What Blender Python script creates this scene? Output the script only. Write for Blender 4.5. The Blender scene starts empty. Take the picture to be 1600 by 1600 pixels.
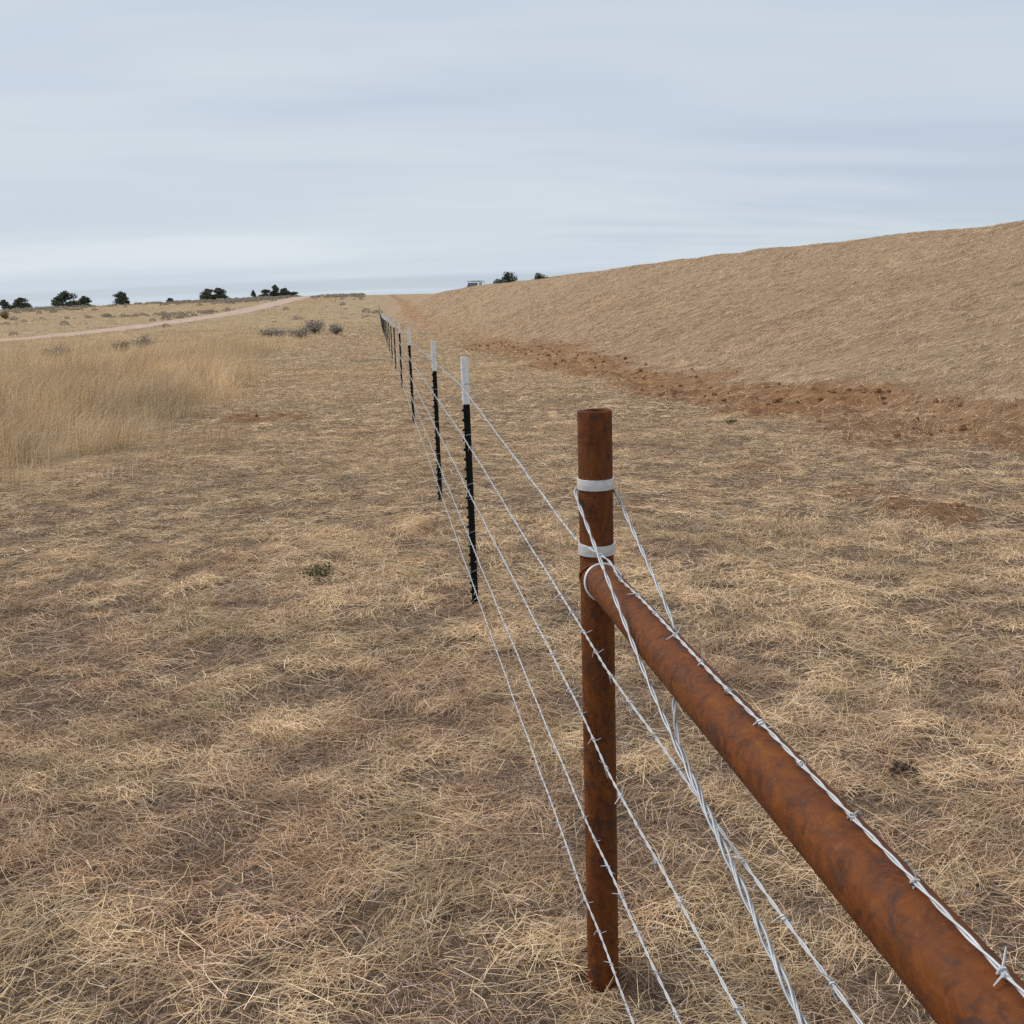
import bpy, math, random
import numpy as np
from mathutils import Matrix, Vector

random.seed(7)
rng = np.random.default_rng(11)
S = bpy.context.scene
COL = S.collection

# ------------------------------------------------------------------ camera
CAM_H, YAW, PITCH, ROLL = 1.5956, 0.1268, 0.2047, 0.0331
fw = Vector((math.sin(YAW) * math.cos(PITCH), math.cos(YAW) * math.cos(PITCH), -math.sin(PITCH)))
rt = Vector((math.cos(YAW), -math.sin(YAW), 0))
up = rt.cross(fw)
cr = rt * math.cos(ROLL) - up * math.sin(ROLL)
cu = rt * math.sin(ROLL) + up * math.cos(ROLL)
cam_d = bpy.data.cameras.new('camera')
cam_d.sensor_width = 36.0
cam_d.lens = 1550 / 1600 * 36
cam_d.clip_start, cam_d.clip_end = 0.05, 5000
cam = bpy.data.objects.new('camera', cam_d)
COL.objects.link(cam)
cam.matrix_world = Matrix(((cr.x, cu.x, -fw.x, 0), (cr.y, cu.y, -fw.y, 0), (cr.z, cu.z, -fw.z, CAM_H), (0, 0, 0, 1)))
S.camera = cam

# ------------------------------------------------------------------ sky: high overcast with thin streaky gaps
SUN_EL, SUN_AZ = math.radians(48), math.radians(-60)
W = bpy.data.worlds.new('World')
S.world = W
W.use_nodes = True
wt = W.node_tree
wt.nodes.clear()


def N(t, typ, **kw):
    n = t.nodes.new(typ)
    for k, v in kw.items():
        setattr(n, k, v)
    return n


def wire_up(t, a, b):
    t.links.new(a, b)


def vmath(t, op, a=None, b=None):
    n = N(t, 'ShaderNodeMath', operation=op)
    for i, v in enumerate((a, b)):
        if v is None:
            continue
        if isinstance(v, (int, float)):
            n.inputs[i].default_value = v
        else:
            t.links.new(v, n.inputs[i])
    return n.outputs[0]


def ramp(t, fac, stops, interp='LINEAR'):
    n = N(t, 'ShaderNodeValToRGB')
    n.color_ramp.interpolation = interp
    el = n.color_ramp.elements
    while len(el) < len(stops):
        el.new(0.5)
    for e, (p, c) in zip(el, stops):
        e.position = p
        e.color = (*c, 1) if len(c) == 3 else c
    t.links.new(fac, n.inputs[0])
    return n.outputs[0]


def mixc(t, fac, a, b, mode='MIX'):
    n = N(t, 'ShaderNodeMix', data_type='RGBA', blend_type=mode)
    for s, v in ((n.inputs[0], fac), (n.inputs[6], a), (n.inputs[7], b)):
        if isinstance(v, (int, float)):
            s.default_value = v
        elif isinstance(v, tuple):
            s.default_value = (*v, 1)
        else:
            t.links.new(v, s)
    return n.outputs[2]


def noise(t, vec, scale, detail=4, rough=0.55, dist=0.0):
    n = N(t, 'ShaderNodeTexNoise')
    n.inputs['Scale'].default_value = scale
    n.inputs['Detail'].default_value = detail
    n.inputs['Roughness'].default_value = rough
    n.inputs['Distortion'].default_value = dist
    if vec is not None:
        t.links.new(vec, n.inputs['Vector'])
    return n.outputs['Fac']


def mapping(t, vec, scale=(1, 1, 1), rot=(0, 0, 0), loc=(0, 0, 0)):
    n = N(t, 'ShaderNodeMapping')
    n.inputs['Scale'].default_value = scale
    n.inputs['Rotation'].default_value = rot
    n.inputs['Location'].default_value = loc
    t.links.new(vec, n.inputs['Vector'])
    return n.outputs[0]


def g(x):
    return (x, x, x)


out = N(wt, 'ShaderNodeOutputWorld')
bg = N(wt, 'ShaderNodeBackground')
bg.inputs['Strength'].default_value = 0.0605
sky = N(wt, 'ShaderNodeTexSky', sky_type='NISHITA')
sky.sun_disc = False
sky.sun_elevation = SUN_EL
sky.sun_rotation = SUN_AZ
sky.air_density = 1.0
sky.dust_density = 1.0
tc = N(wt, 'ShaderNodeTexCoord')
sep = N(wt, 'ShaderNodeSeparateXYZ')
wire_up(wt, tc.outputs['Generated'], sep.inputs[0])
dz = vmath(wt, 'ADD', vmath(wt, 'MAXIMUM', sep.outputs[2], 0.0), 0.10)
cmb = N(wt, 'ShaderNodeCombineXYZ')
wire_up(wt, vmath(wt, 'DIVIDE', sep.outputs[0], dz), cmb.inputs[0])
wire_up(wt, vmath(wt, 'DIVIDE', sep.outputs[1], dz), cmb.inputs[1])
n1 = noise(wt, mapping(wt, cmb.outputs[0], (0.42, 0.80, 1), (0, 0, 0.30), (65.1, 5.6, 0)), 0.75, 4, 0.5, 0.5)
n2 = noise(wt, mapping(wt, cmb.outputs[0], (0.16, 0.70, 1), (0, 0, 0.10), (45.37, 35.9, 0)), 1.0, 4, 0.48, 0.5)
nn = vmath(wt, 'ADD', vmath(wt, 'MULTIPLY', n1, 0.5), vmath(wt, 'MULTIPLY', n2, 0.5))
cloud = ramp(wt, nn, [(0.36, (5.70, 6.42, 7.35)), (0.48, (5.95, 6.68, 7.48)), (0.57, (6.25, 6.98, 7.62)), (0.66, (6.95, 7.65, 8.05))], 'EASE')
cover = ramp(wt, n2, [(0.36, g(0.80)), (0.54, g(1.0))], 'EASE')
skyd = mixc(wt, 1.0, sky.outputs[0], (0.64, 0.78, 0.98), 'MULTIPLY')
wire_up(wt, mixc(wt, cover, skyd, cloud), bg.inputs['Color'])
wire_up(wt, bg.outputs[0], out.inputs['Surface'])

sun_d = bpy.data.lights.new('sun', 'SUN')
sun_d.energy = 1.5
sun_d.angle = math.radians(30)
sun_d.color = (1.0, 0.95, 0.88)
sun = bpy.data.objects.new('sun', sun_d)
COL.objects.link(sun)
sdir = Vector((math.sin(SUN_AZ) * math.cos(SUN_EL), math.cos(SUN_AZ) * math.cos(SUN_EL), math.sin(SUN_EL)))
sun.rotation_euler = sdir.to_track_quat('Z', 'Y').to_euler()

S.cycles.use_denoising = False
S.cycles.debug_use_spatial_splits = True
S.cycles.use_adaptive_sampling = True
S.cycles.adaptive_threshold = 0.02
S.cycles.max_bounces = 4
S.cycles.diffuse_bounces = 2
S.cycles.transmission_bounces = 2
S.cycles.glossy_bounces = 2
S.view_settings.view_transform = 'Standard'
S.view_settings.look = 'None'
S.view_settings.exposure = 0.76
S.view_settings.gamma = 1.0


# ------------------------------------------------------------------ helpers
def tag(o, label=None, cat=None, group=None, kind=None):
    for k, v in (('label', label), ('category', cat), ('group', group), ('kind', kind)):
        if v:
            o[k] = v
    return o


def empty(name, loc):
    o = bpy.data.objects.new(name, None)
    o.location = loc
    o.empty_display_size = 0.1
    COL.objects.link(o)
    return o


def mesh_np(name, V, F, mat=None, smooth=False):
    me = bpy.data.meshes.new(name)
    V = np.asarray(V, dtype=np.float32)
    F = np.asarray(F, dtype=np.int32)
    k = F.shape[1]
    me.vertices.add(len(V))
    me.vertices.foreach_set('co', V.ravel())
    me.loops.add(F.size)
    me.loops.foreach_set('vertex_index', F.ravel())
    me.polygons.add(len(F))
    me.polygons.foreach_set('loop_start', np.arange(0, F.size, k, dtype=np.int32))
    me.polygons.foreach_set('loop_total', np.full(len(F), k, dtype=np.int32))
    me.polygons.foreach_set('use_smooth', np.full(len(F), smooth, dtype=bool))
    me.update(calc_edges=True)
    me.validate()
    if mat:
        me.materials.append(mat)
    return me


def link(name, me, parent=None, loc=None):
    o = bpy.data.objects.new(name, me)
    COL.objects.link(o)
    if parent:
        o.parent = parent
    if loc is not None:
        o.location = loc
    return o


class MB:
    """collects simple shapes, builds one mesh"""

    def __init__(self):
        self.v, self.f = [], []

    def add(self, vs, fs):
        b = len(self.v)
        self.v += [tuple(p) for p in vs]
        self.f += [tuple(i + b for i in f) for f in fs]

    def box(self, x0, x1, y0, y1, z0, z1):
        self.add([(x0, y0, z0), (x1, y0, z0), (x1, y1, z0), (x0, y1, z0), (x0, y0, z1), (x1, y0, z1), (x1, y1, z1), (x0, y1, z1)],
                 [(3, 2, 1, 0), (4, 5, 6, 7), (0, 1, 5, 4), (1, 2, 6, 5), (2, 3, 7, 6), (3, 0, 4, 7)])

    def tube(self, pts, rad, n=6, caps=True, phase=0.0):
        pts = [Vector(p) for p in pts]
        rads = rad if isinstance(rad, (list, tuple)) else [rad] * len(pts)
        b = len(self.v)
        nrm = None
        for i, p in enumerate(pts):
            t = (pts[min(i + 1, len(pts) - 1)] - pts[max(i - 1, 0)]).normalized()
            if nrm is None:
                a = Vector((0, 0, 1)) if abs(t.z) < 0.9 else Vector((1, 0, 0))
                nrm = t.cross(a).normalized()
            nrm = (nrm - t * nrm.dot(t)).normalized()
            bi = t.cross(nrm)
            for k in range(n):
                a = 2 * math.pi * k / n + phase
                self.v.append(tuple(p + (nrm * math.cos(a) + bi * math.sin(a)) * rads[i]))
        for i in range(len(pts) - 1):
            for k in range(n):
                k2 = (k + 1) % n
                self.f.append((b + i * n + k, b + i * n + k2, b + (i + 1) * n + k2, b + (i + 1) * n + k))
        if caps:
            self.f.append(tuple(b + k for k in reversed(range(n))))
            self.f.append(tuple(b + (len(pts) - 1) * n + k for k in range(n)))

    def build(self, name, mat, parent=None, smooth=False, loc=None):
        me = bpy.data.meshes.new(name)
        me.from_pydata(self.v, [], self.f)
        me.polygons.foreach_set('use_smooth', [smooth] * len(me.polygons))
        me.update()
        if mat:
            me.materials.append(mat)
        return link(name, me, parent, loc)


# value noise in numpy (terrain)
def _h(i, j, s):
    n = (i * 374761393 + j * 668265263 + s * 1442695041) & 0x7fffffff
    n = ((n ^ (n >> 13)) * 1274126177) & 0x7fffffff
    return ((n ^ (n >> 16)) & 0xffff) / 65535.0 * 2 - 1


def vn(x, y, sc, seed):
    x = np.asarray(x, float) / sc
    y = np.asarray(y, float) / sc
    i = np.floor(x).astype(np.int64)
    j = np.floor(y).astype(np.int64)
    fx, fy = x - i, y - j
    fx = fx * fx * (3 - 2 * fx)
    fy = fy * fy * (3 - 2 * fy)
    return (_h(i, j, seed) * (1 - fx) * (1 - fy) + _h(i + 1, j, seed) * fx * (1 - fy)
            + _h(i, j + 1, seed) * (1 - fx) * fy + _h(i + 1, j + 1, seed) * fx * fy)


def sst(a, b, x):
    t = np.clip((np.asarray(x, float) - a) / (b - a), 0, 1)
    return t * t * (3 - 2 * t)


FENCE_X = 0.446


def foot_u(y):
    return np.interp(y, [-30, 5, 9.5, 12, 18, 39, 60, 104, 150, 260], [14, 8.2, 6.6, 5.6, 4.75, 4.15, 3.7, 2.2, 0.5, -3])


def crest_u(y):
    return np.interp(y, [-30, 10, 28, 36, 48, 61, 73, 104, 150, 260], [29, 22, 19, 17.2, 15.9, 14.3, 13.3, 10.3, 7.5, 2])


def base_h(x, y):
    d = np.hypot(x, y)
    az = np.arctan2(x, np.maximum(y, 1e-3))
    A = np.interp(az, [-0.6, -0.35, -0.17, -0.05, 0.05, 0.3], [4.0, 4.45, 5.15, 5.75, 5.6, 4.6])
    r = A * sst(70, 285, d) ** 1.15
    return r - (A * 0.55) * sst(275, 520, d)


def dam_h(x, y):
    fu, cu_ = foot_u(y), crest_u(y)
    t = np.clip((x - fu) / (cu_ - fu), 0, 1)
    # concave toe, straight face, rounded shoulder
    p = np.where(t < 0.2, 0.5 * t * t / 0.2, t - 0.1)
    p = np.where(t > 0.9, 0.8 + (t - 0.9) - 5 * (t - 0.9) ** 2 * 0.9, p)
    p = p / p.max() if np.ndim(p) == 0 else p / 0.855
    top = np.interp(y, [28, 36, 48, 61, 73], [3.50, 3.52, 3.57, 3.66, 3.72]) * (1 - sst(95, 210, y))
    back = sst(1.5, 10.0, x - cu_)
    return top * np.minimum(p, 1.0) * (1 - 0.85 * back)


def dirt_mask(x, y):
    """strip of turned red soil along the toe of the bank, plus a few loose scrapes"""
    c = np.interp(y, [-30, 9.5, 12, 18, 24, 39, 60, 120], [14.4, 7.4, 6.25, 5.4, 5.15, 4.75, 4.6, 4.2])
    w = np.interp(y, [0, 10, 13, 18, 24, 38, 46, 120], [1.1, 1.7, 1.45, 1.15, 1.2, 1.9, 0.9, 0.8])
    dd = np.abs(x - c + 0.55 * vn(x, y, 1.7, 31) + 0.35 * vn(x, y, 0.5, 32)) / w
    m = 1 - sst(0.55, 1.15, dd)
    m = m * (0.75 + 0.25 * sst(-0.5, 0.2, vn(x, y, 2.3, 33)))
    m = m * (0.45 + 0.55 * (1 - sst(44, 55, y)) + 0.3 * sst(75, 110, y))
    for (px, py, r) in ((-1.98, 16.0, 0.55), (-1.5, 16.3, 0.45), (4.0, 6.95, 0.42), (4.0, 7.7, 0.32), (0.446, 2.06, 0.12), (0.55, 5.95, 0.10), (3.66, 9.2, 0.30), (-0.61, 2.70, 0.085), (-0.55, 2.42, 0.10)):
        q = np.hypot(x - px, (y - py) * 0.8) / r + 0.4 * vn(x, y, 0.23, 34)
        m = np.maximum(m, (0.8 if px > 3 else 0.6 if py < 4 else 0.95) * (1 - sst(0.5, 1.1, q)))
    return m


def hfun(x, y, fine=True):
    x = np.asarray(x, float)
    y = np.asarray(y, float)
    z = base_h(x, y) + dam_h(x, y)
    d = np.hypot(x, y)
    nearfence = sst(0.05, 0.6, np.abs(x - FENCE_X))
    z = z + (0.05 * vn(x, y, 4.1, 1) + 0.03 * vn(x, y, 1.6, 2)) * nearfence * (0.4 + 0.6 * sst(1, 6, d))
    z = z + 0.25 * vn(x, y, 38, 3) * sst(40, 110, d)
    if fine:
        m = dirt_mask(x, y)
        near = 1 - sst(25, 60, d)
        z = z + 0.012 * vn(x, y, 0.33, 4) * nearfence * near
        z = z + m * near * (0.07 * vn(x, y, 0.55, 5) + 0.075 * np.abs(vn(x, y, 0.24, 6)) + 0.04 * vn(x, y, 0.14, 9))
        onb = sst(0.5, 2.0, x - foot_u(y)) * (1 - sst(45, 90, d))
        z = z + onb * (0.018 * vn(x, y, 0.42, 11) + 0.03 * vn(x, y, 1.1, 12) + 0.05 * vn(x, y, 2.7, 13))
        for (px, py, r, hh) in ((4.0, 6.95, 0.30, 0.02), (4.25, 6.8, 0.2, 0.03), (3.8, 7.4, 0.22, 0.02), (7.05, 12.6, 0.35, 0.12), (5.9, 12.9, 0.28, 0.09), (7.6, 11.0, 0.5, 0.12), (6.9, 10.6, 0.4, 0.08), (-1.95, 15.9, 0.3, 0.05)):
            z = z + hh * np.exp(-((x - px) ** 2 + (y - py) ** 2) / (r * r)) * (1 + 0.6 * vn(x, y, 0.17, 7))
    return z


def H(x, y):
    return float(hfun(np.array([x]), np.array([y]))[0])


def tall_u(y):
    """left edge of the mown strip"""
    return np.interp(y, [0, 8, 10.3, 11.4, 13.5, 18, 25, 45, 65, 120, 200], [-4.8, -4.0, -3.45, -3.05, -2.70, -3.1, -3.4, -3.8, -4.1, -4.6, -5.5])


# ------------------------------------------------------------------ materials
def newmat(name):
    m = bpy.data.materials.new(name)
    m.use_nodes = True
    t = m.node_tree
    b = t.nodes['Principled BSDF']
    return m, t, b


def pos(t):
    return N(t, 'ShaderNodeNewGeometry').outputs['Position']


def bump(t, b, h, strength, dist):
    n = N(t, 'ShaderNodeBump')
    n.inputs['Strength'].default_value = strength
    n.inputs['Distance'].default_value = dist
    t.links.new(h, n.inputs['Height'])
    t.links.new(n.outputs[0], b.inputs['Normal'])


# rust
def rust_material(name, along):
    m, t, b = newmat(name)
    P = pos(t)
    sc = (3.0, 3.0, 0.9) if along == 'z' else (2.6, 1.5, 2.6)
    a = noise(t, mapping(t, P, sc), 13, 9, 0.66, 1.2)
    c = noise(t, P, 60, 6, 0.7)
    base = ramp(t, a, [(0.30, (0.046, 0.015, 0.007)), (0.43, (0.104, 0.029, 0.0075)), (0.56, (0.150, 0.043, 0.009)), (0.72, (0.200, 0.067, 0.014))])
    base = mixc(t, ramp(t, c, [(0.35, g(0.0)), (0.75, g(0.5))]), base, (0.165, 0.056, 0.015))
    scale_n = noise(t, mapping(t, P, (2.0, 1.3, 2.0), loc=(3, 1, 7)), 9.5, 9, 0.68, 1.6)
    sc_m = ramp(t, scale_n, [(0.525, g(0.0)), (0.63, g(0.72))])
    base = mixc(t, sc_m, base, (0.046, 0.028, 0.024))
    sn = noise(t, mapping(t, P, (1, 1, 1), loc=(5, 2, 3)), 38, 3, 0.5, 0.3)
    base = mixc(t, ramp(t, sn, [(0.58, g(0.0)), (0.69, g(0.6))]), base, (0.040, 0.016, 0.009))
    fl = noise(t, mapping(t, P, (1, 1, 1), loc=(9, 4, 1)), 120, 3, 0.6)
    base = mixc(t, ramp(t, fl, [(0.58, g(0.0)), (0.75, g(0.45))]), base, (0.24, 0.095, 0.028))
    spots = N(t, 'ShaderNodeTexVoronoi')
    spots.inputs['Scale'].default_value = 26
    spots.inputs['Randomness'].default_value = 1.0
    t.links.new(P, spots.inputs['Vector'])
    sp = ramp(t, spots.outputs['Distance'], [(0.10, g(0.55)), (0.24, g(0.0))])
    base = mixc(t, sp, base, (0.055, 0.020, 0.010))
    t.links.new(base, b.inputs['Base Color'])
    t.links.new(ramp(t, a, [(0.3, g(0.45)), (0.7, g(0.75))]), b.inputs['Roughness'])
    b.inputs['Specular IOR Level'].default_value = 0.16
    bump(t, b, vmath(t, 'ADD', c, vmath(t, 'MULTIPLY', sn, 0.6)), 0.5, 0.003)
    return m


RUST_POST = rust_material('rust_post', 'z')
RUST_RAIL = rust_material('rust_rail', 'y')


def galv(name, col, metal, rough):
    m, t, b = newmat(name)
    n_ = noise(t, pos(t), 45, 3, 0.5)
    t.links.new(ramp(t, n_, [(0.3, tuple(c * 0.8 for c in col)), (0.7, col)]), b.inputs['Base Color'])
    b.inputs['Metallic'].default_value = metal
    b.inputs['Roughness'].default_value = rough
    return m


GALV = galv('galvanised_wire', (0.60, 0.61, 0.62), 0.2, 0.55)
BAND = galv('galvanised_band', (0.86, 0.87, 0.88), 0.4, 0.35)
BRACE = galv('brace_wire', (0.47, 0.49, 0.51), 0.3, 0.5)


def plain(name, col, rough=0.6, metal=0.0, var=0.15, sc=30):
    m, t, b = newmat(name)
    n_ = noise(t, pos(t), sc, 4, 0.6)
    t.links.new(ramp(t, n_, [(0.3, tuple(c * (1 - var) for c in col)), (0.7, tuple(c * (1 + var) for c in col))]), b.inputs['Base Color'])
    b.inputs['Roughness'].default_value = rough
    b.inputs['Metallic'].default_value = metal
    return m


POST_DARK = plain('post_enamel', (0.0038, 0.0068, 0.0052), 0.6, 0, 0.3)
POST_DARK.node_tree.nodes['Principled BSDF'].inputs['Specular IOR Level'].default_value = 0.2
POST_WHITE = plain('post_white', (0.82, 0.83, 0.84), 0.5, 0, 0.04)
DARK = plain('dark_void', (0.02, 0.018, 0.017), 0.8)


# ground
def ground_material():
    m, t, b = newmat('ground_soil_and_thatch')
    P = pos(t)
    at = N(t, 'ShaderNodeAttribute', attribute_name='zone')
    sp_ = N(t, 'ShaderNodeSeparateColor')
    t.links.new(at.outputs['Color'], sp_.inputs[0])
    dirt, tall, hill = sp_.outputs
    big = noise(t, P, 0.35, 5, 0.6)
    mid = noise(t, mapping(t, P, (1.0, 1.6, 1)), 2.2, 6, 0.65)
    fin = noise(t, mapping(t, P, (8, 16, 10)), 3.0, 8, 0.72, 0.6)
    soil = ramp(t, fin, [(0.32, (0.060, 0.040, 0.028)), (0.50, (0.185, 0.128, 0.084)), (0.70, (0.38, 0.27, 0.17))])
    soil = mixc(t, ramp(t, mid, [(0.35, g(0.0)), (0.7, g(0.5))]), soil, (0.205, 0.145, 0.10))
    # bank: pale crimped mulch over tan soil
    hf = noise(t, mapping(t, P, (2.2, 3.2, 4)), 2.3, 8, 0.8, 0.4)
    bank = ramp(t, hf, [(0.32, (0.17, 0.112, 0.066)), (0.45, (0.32, 0.22, 0.130)), (0.58, (0.44, 0.315, 0.19)), (0.72, (0.60, 0.46, 0.30))])
    bank = mixc(t, ramp(t, big, [(0.35, g(0.0)), (0.68, g(0.55))]), bank, (0.31, 0.205, 0.125))
    # long dry grass seen from afar
    tf = noise(t, mapping(t, P, (1.0, 0.55, 1)), 1.1, 8, 0.7)
    gold = ramp(t, tf, [(0.30, (0.18, 0.125, 0.075)), (0.50, (0.37, 0.265, 0.152)), (0.68, (0.50, 0.375, 0.225))])
    c = mixc(t, tall, soil, gold)
    c = mixc(t, hill, c, bank)
    df = noise(t, P, 3.4, 8, 0.72, 0.5)
    dcol = ramp(t, df, [(0.28, (0.085, 0.038, 0.018)), (0.46, (0.25, 0.118, 0.050)), (0.62, (0.37, 0.192, 0.086)), (0.8, (0.46, 0.29, 0.15))])
    brk = vmath(t, 'MULTIPLY', dirt, ramp(t, fin, [(0.25, g(0.55)), (0.6, g(1.0))]))
    c = mixc(t, brk, c, dcol)
    t.links.new(c, b.inputs['Base Color'])
    b.inputs['Roughness'].default_value = 0.95
    b.inputs['Specular IOR Level'].default_value = 0.15
    bump(t, b, vmath(t, 'ADD', fin, vmath(t, 'MULTIPLY', hf, 0.8)), 0.9, 0.035)
    return m


def straw_material(name, transl=0.25):
    m, t, b = newmat(name)
    t.nodes.remove(b)
    o = t.nodes['Material Output']
    c = N(t, 'ShaderNodeAttribute', attribute_name='col').outputs['Color']
    d = N(t, 'ShaderNodeBsdfDiffuse')
    tr = N(t, 'ShaderNodeBsdfTranslucent')
    mx = N(t, 'ShaderNodeMixShader')
    mx.inputs[0].default_value = transl
    t.links.new(c, d.inputs[0])
    t.links.new(c, tr.inputs[0])
    t.links.new(d.outputs[0], mx.inputs[1])
    t.links.new(tr.outputs[0], mx.inputs[2])
    t.links.new(mx.outputs[0] if transl > 0 else d.outputs[0], o.inputs['Surface'])
    return m


GROUND = ground_material()
STRAW = straw_material('mown_straw', 0.0)
TALLM = straw_material('standing_dry_grass', 0.35)
BANKM = straw_material('mulch_straw', 0.0)

# ------------------------------------------------------------------ terrain: one sheet out to the horizon


def axis(lo_far, lo, hi, hi_far, step, growth):
    a = list(np.arange(lo, hi + 1e-6, step))
    s, p = step, hi
    while p < hi_far:
        s *= growth
        p += s
        a.append(p)
    s, p = step, lo
    pre = []
    while p > lo_far:
        s *= growth
        p -= s
        pre.append(p)
    return np.array(pre[::-1] + a)


gx = axis(-1500, -4.0, 9.0, 1500, 0.07, 1.045)
gy = axis(-60, 1.4, 15.0, 2200, 0.07, 1.03)
GX, GY = np.meshgrid(gx, gy)
GZ = hfun(GX, GY)
nx, ny = len(gx), len(gy)
idx = np.arange(nx * ny).reshape(ny, nx)
F = np.stack([idx[:-1, :-1], idx[:-1, 1:], idx[1:, 1:], idx[1:, :-1]], -1).reshape(-1, 4)
me = mesh_np('ground', np.stack([GX, GY, GZ], -1).reshape(-1, 3), F, GROUND, True)
dm = dirt_mask(GX, GY)
tm = sst(-0.5, 0.7, tall_u(GY) - GX + 0.7 * vn(GX, GY, 2.1, 41)) * sst(6, 10, GY)
tm = np.maximum(tm, sst(70, 120, GY))
hm = sst(-0.3, 1.0, GX - foot_u(GY) - 0.4) * (1 - sst(150, 230, GY))
tm = np.maximum(tm, 0.7 * sst(9, 26, GY))
ca = me.color_attributes.new('zone', 'FLOAT_COLOR', 'POINT')
ca.data.foreach_set('color', np.stack([dm, tm, hm, np.ones_like(dm)], -1).astype(np.float32).ravel())
ground = link('ground', me)
tag(ground, 'dry tan rangeland with a smooth graded earth bank on the right', 'ground', kind='structure')

# dirt road: sheet a little above the ground, with two worn wheel tracks
m, t, b = newmat('road_dirt')
P = pos(t)
rc = ramp(t, noise(t, P, 1.2, 6, 0.65), [(0.3, (0.36, 0.235, 0.17)), (0.55, (0.50, 0.345, 0.26)), (0.75, (0.60, 0.45, 0.35))])
t.links.new(rc, b.inputs['Base Color'])
b.inputs['Roughness'].default_value = 0.95
ROADM = m
ROAD = [(-40, 50), (-36, 75), (-33.2, 94.5), (-30.8, 116), (-27.0, 135), (-23.8, 153), (-20.3, 185), (-19.0, 213), (-18.0, 249), (-17.5, 290)]


def smooth_path(P_, n):
    P_ = np.array(P_, float)
    tt = np.arange(len(P_))
    ts = np.linspace(0, len(P_) - 1, n)
    o = []
    for q in ts:
        i = min(int(q), len(P_) - 2)
        f = q - i
        p0, p1, p2, p3 = P_[max(i - 1, 0)], P_[i], P_[i + 1], P_[min(i + 2, len(P_) - 1)]
        o.append(0.5 * ((2 * p1) + (-p0 + p2) * f + (2 * p0 - 5 * p1 + 4 * p2 - p3) * f * f + (-p0 + 3 * p1 - 3 * p2 + p3) * f ** 3))
    return np.array(o)


rp = smooth_path(ROAD, 220)
tg = np.gradient(rp, axis=0)
tg /= np.linalg.norm(tg, axis=1)[:, None]
nr = np.stack([tg[:, 1], -tg[:, 0]], 1)
offs = np.linspace(-2.7, 2.7, 9)
rv = []
for i in range(len(rp)):
    for k, o_ in enumerate(offs):
        wob = (0.35 * vn(rp[i, 0] * 3, rp[i, 1] * 3, 5.0, 51 + (k > 4))) if k in (0, 8) else 0
        x_, y_ = rp[i] + nr[i] * (o_ + wob)
        rv.append((x_, y_, H(x_, y_) + (0.03 if abs(o_) > 2.4 else 0.07 - 0.03 * math.exp(-((abs(o_) - 0.85) / 0.3) ** 2))))
k9 = len(offs)
ri = np.arange(len(rv)).reshape(-1, k9)
rf = np.stack([ri[:-1, :-1], ri[:-1, 1:], ri[1:, 1:], ri[1:, :-1]], -1).reshape(-1, 4)
road = link('dirt_road', mesh_np('dirt_road', rv, rf, ROADM, True))
tag(road, 'pale pinkish dirt road climbing to the skyline through dry grass', 'road', kind='structure')

# ------------------------------------------------------------------ rusty pipe brace: post, rail, bands
PR = 0.0370
POST_Y = 2.061
brace = empty('pipe_brace', (FENCE_X, POST_Y, 0))
tag(brace, 'rusty brown steel pipe fence post with a welded rail coming towards the viewer', 'fence brace')


def pipe_post(zb, zt, y, seg=48):
    mb = MB()
    prof = [(PR, zb), (PR, zt - 0.0035), (PR - 0.0006, zt - 0.001), (PR - 0.002, zt), (PR - 0.0045, zt), (PR - 0.0055, zt - 0.002), (PR - 0.0055, zt - 0.22)]
    vs, fs = [], []
    for r_, z_ in prof:
        for k in range(seg):
            a = 2 * math.pi * k / seg
            # torch-cut lip: slightly uneven
            dz_ = 0.0010 * math.sin(a * 2 + 0.6) + 0.0005 * math.sin(5 * a) if z_ > zt - 0.02 else 0
            vs.append((r_ * math.cos(a), y + r_ * math.sin(a), z_ + dz_))
    for i in range(len(prof) - 1):
        for k in range(seg):
            k2 = (k + 1) % seg
            fs.append((i * seg + k, i * seg + k2, (i + 1) * seg + k2, (i + 1) * seg + k))
    fs.append(tuple((len(prof) - 1) * seg + k for k in range(seg)))
    mb.add(vs, fs)
    return mb


pipe_post(-0.5, 1.374, 0).build('post', RUST_POST, brace, True)
END_Y = -3.25
pipe_post(-0.5, 1.366, END_Y).build('post', RUST_POST, brace, True)
ra, rb = Vector((0.0, -0.012, 1.012)), Vector((0.0, END_Y + 0.01, 1.070))
mb = MB()
mb.tube([ra.lerp(rb, k / 40) for k in range(41)], PR, 56)
mb.build('rail', RUST_RAIL, brace, True)


def ring(center, ax, r_in, width, thick, seg=48, lug=None):
    mb = MB()
    ax = Vector(ax).normalized()
    a0 = ax.orthogonal().normalized()
    b0 = ax.cross(a0)
    prof = [(r_in, -width / 2), (r_in + thick, -width / 2 + thick * 0.3), (r_in + thick * 1.15, 0), (r_in + thick, width / 2 - thick * 0.3), (r_in, width / 2)]
    vs, fs = [], []
    n = len(prof)
    for k in range(seg):
        a = 2 * math.pi * k / seg
        d = a0 * math.cos(a) + b0 * math.sin(a)
        for r_, w_ in prof:
            vs.append(Vector(center) + d * r_ + ax * w_)
    for k in range(seg):
        k2 = (k + 1) % seg
        for j in range(n):
            j2 = (j + 1) % n
            fs.append((k * n + j, k2 * n + j, k2 * n + j2, k * n + j2))
    mb.add(vs, fs)
    return mb


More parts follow.
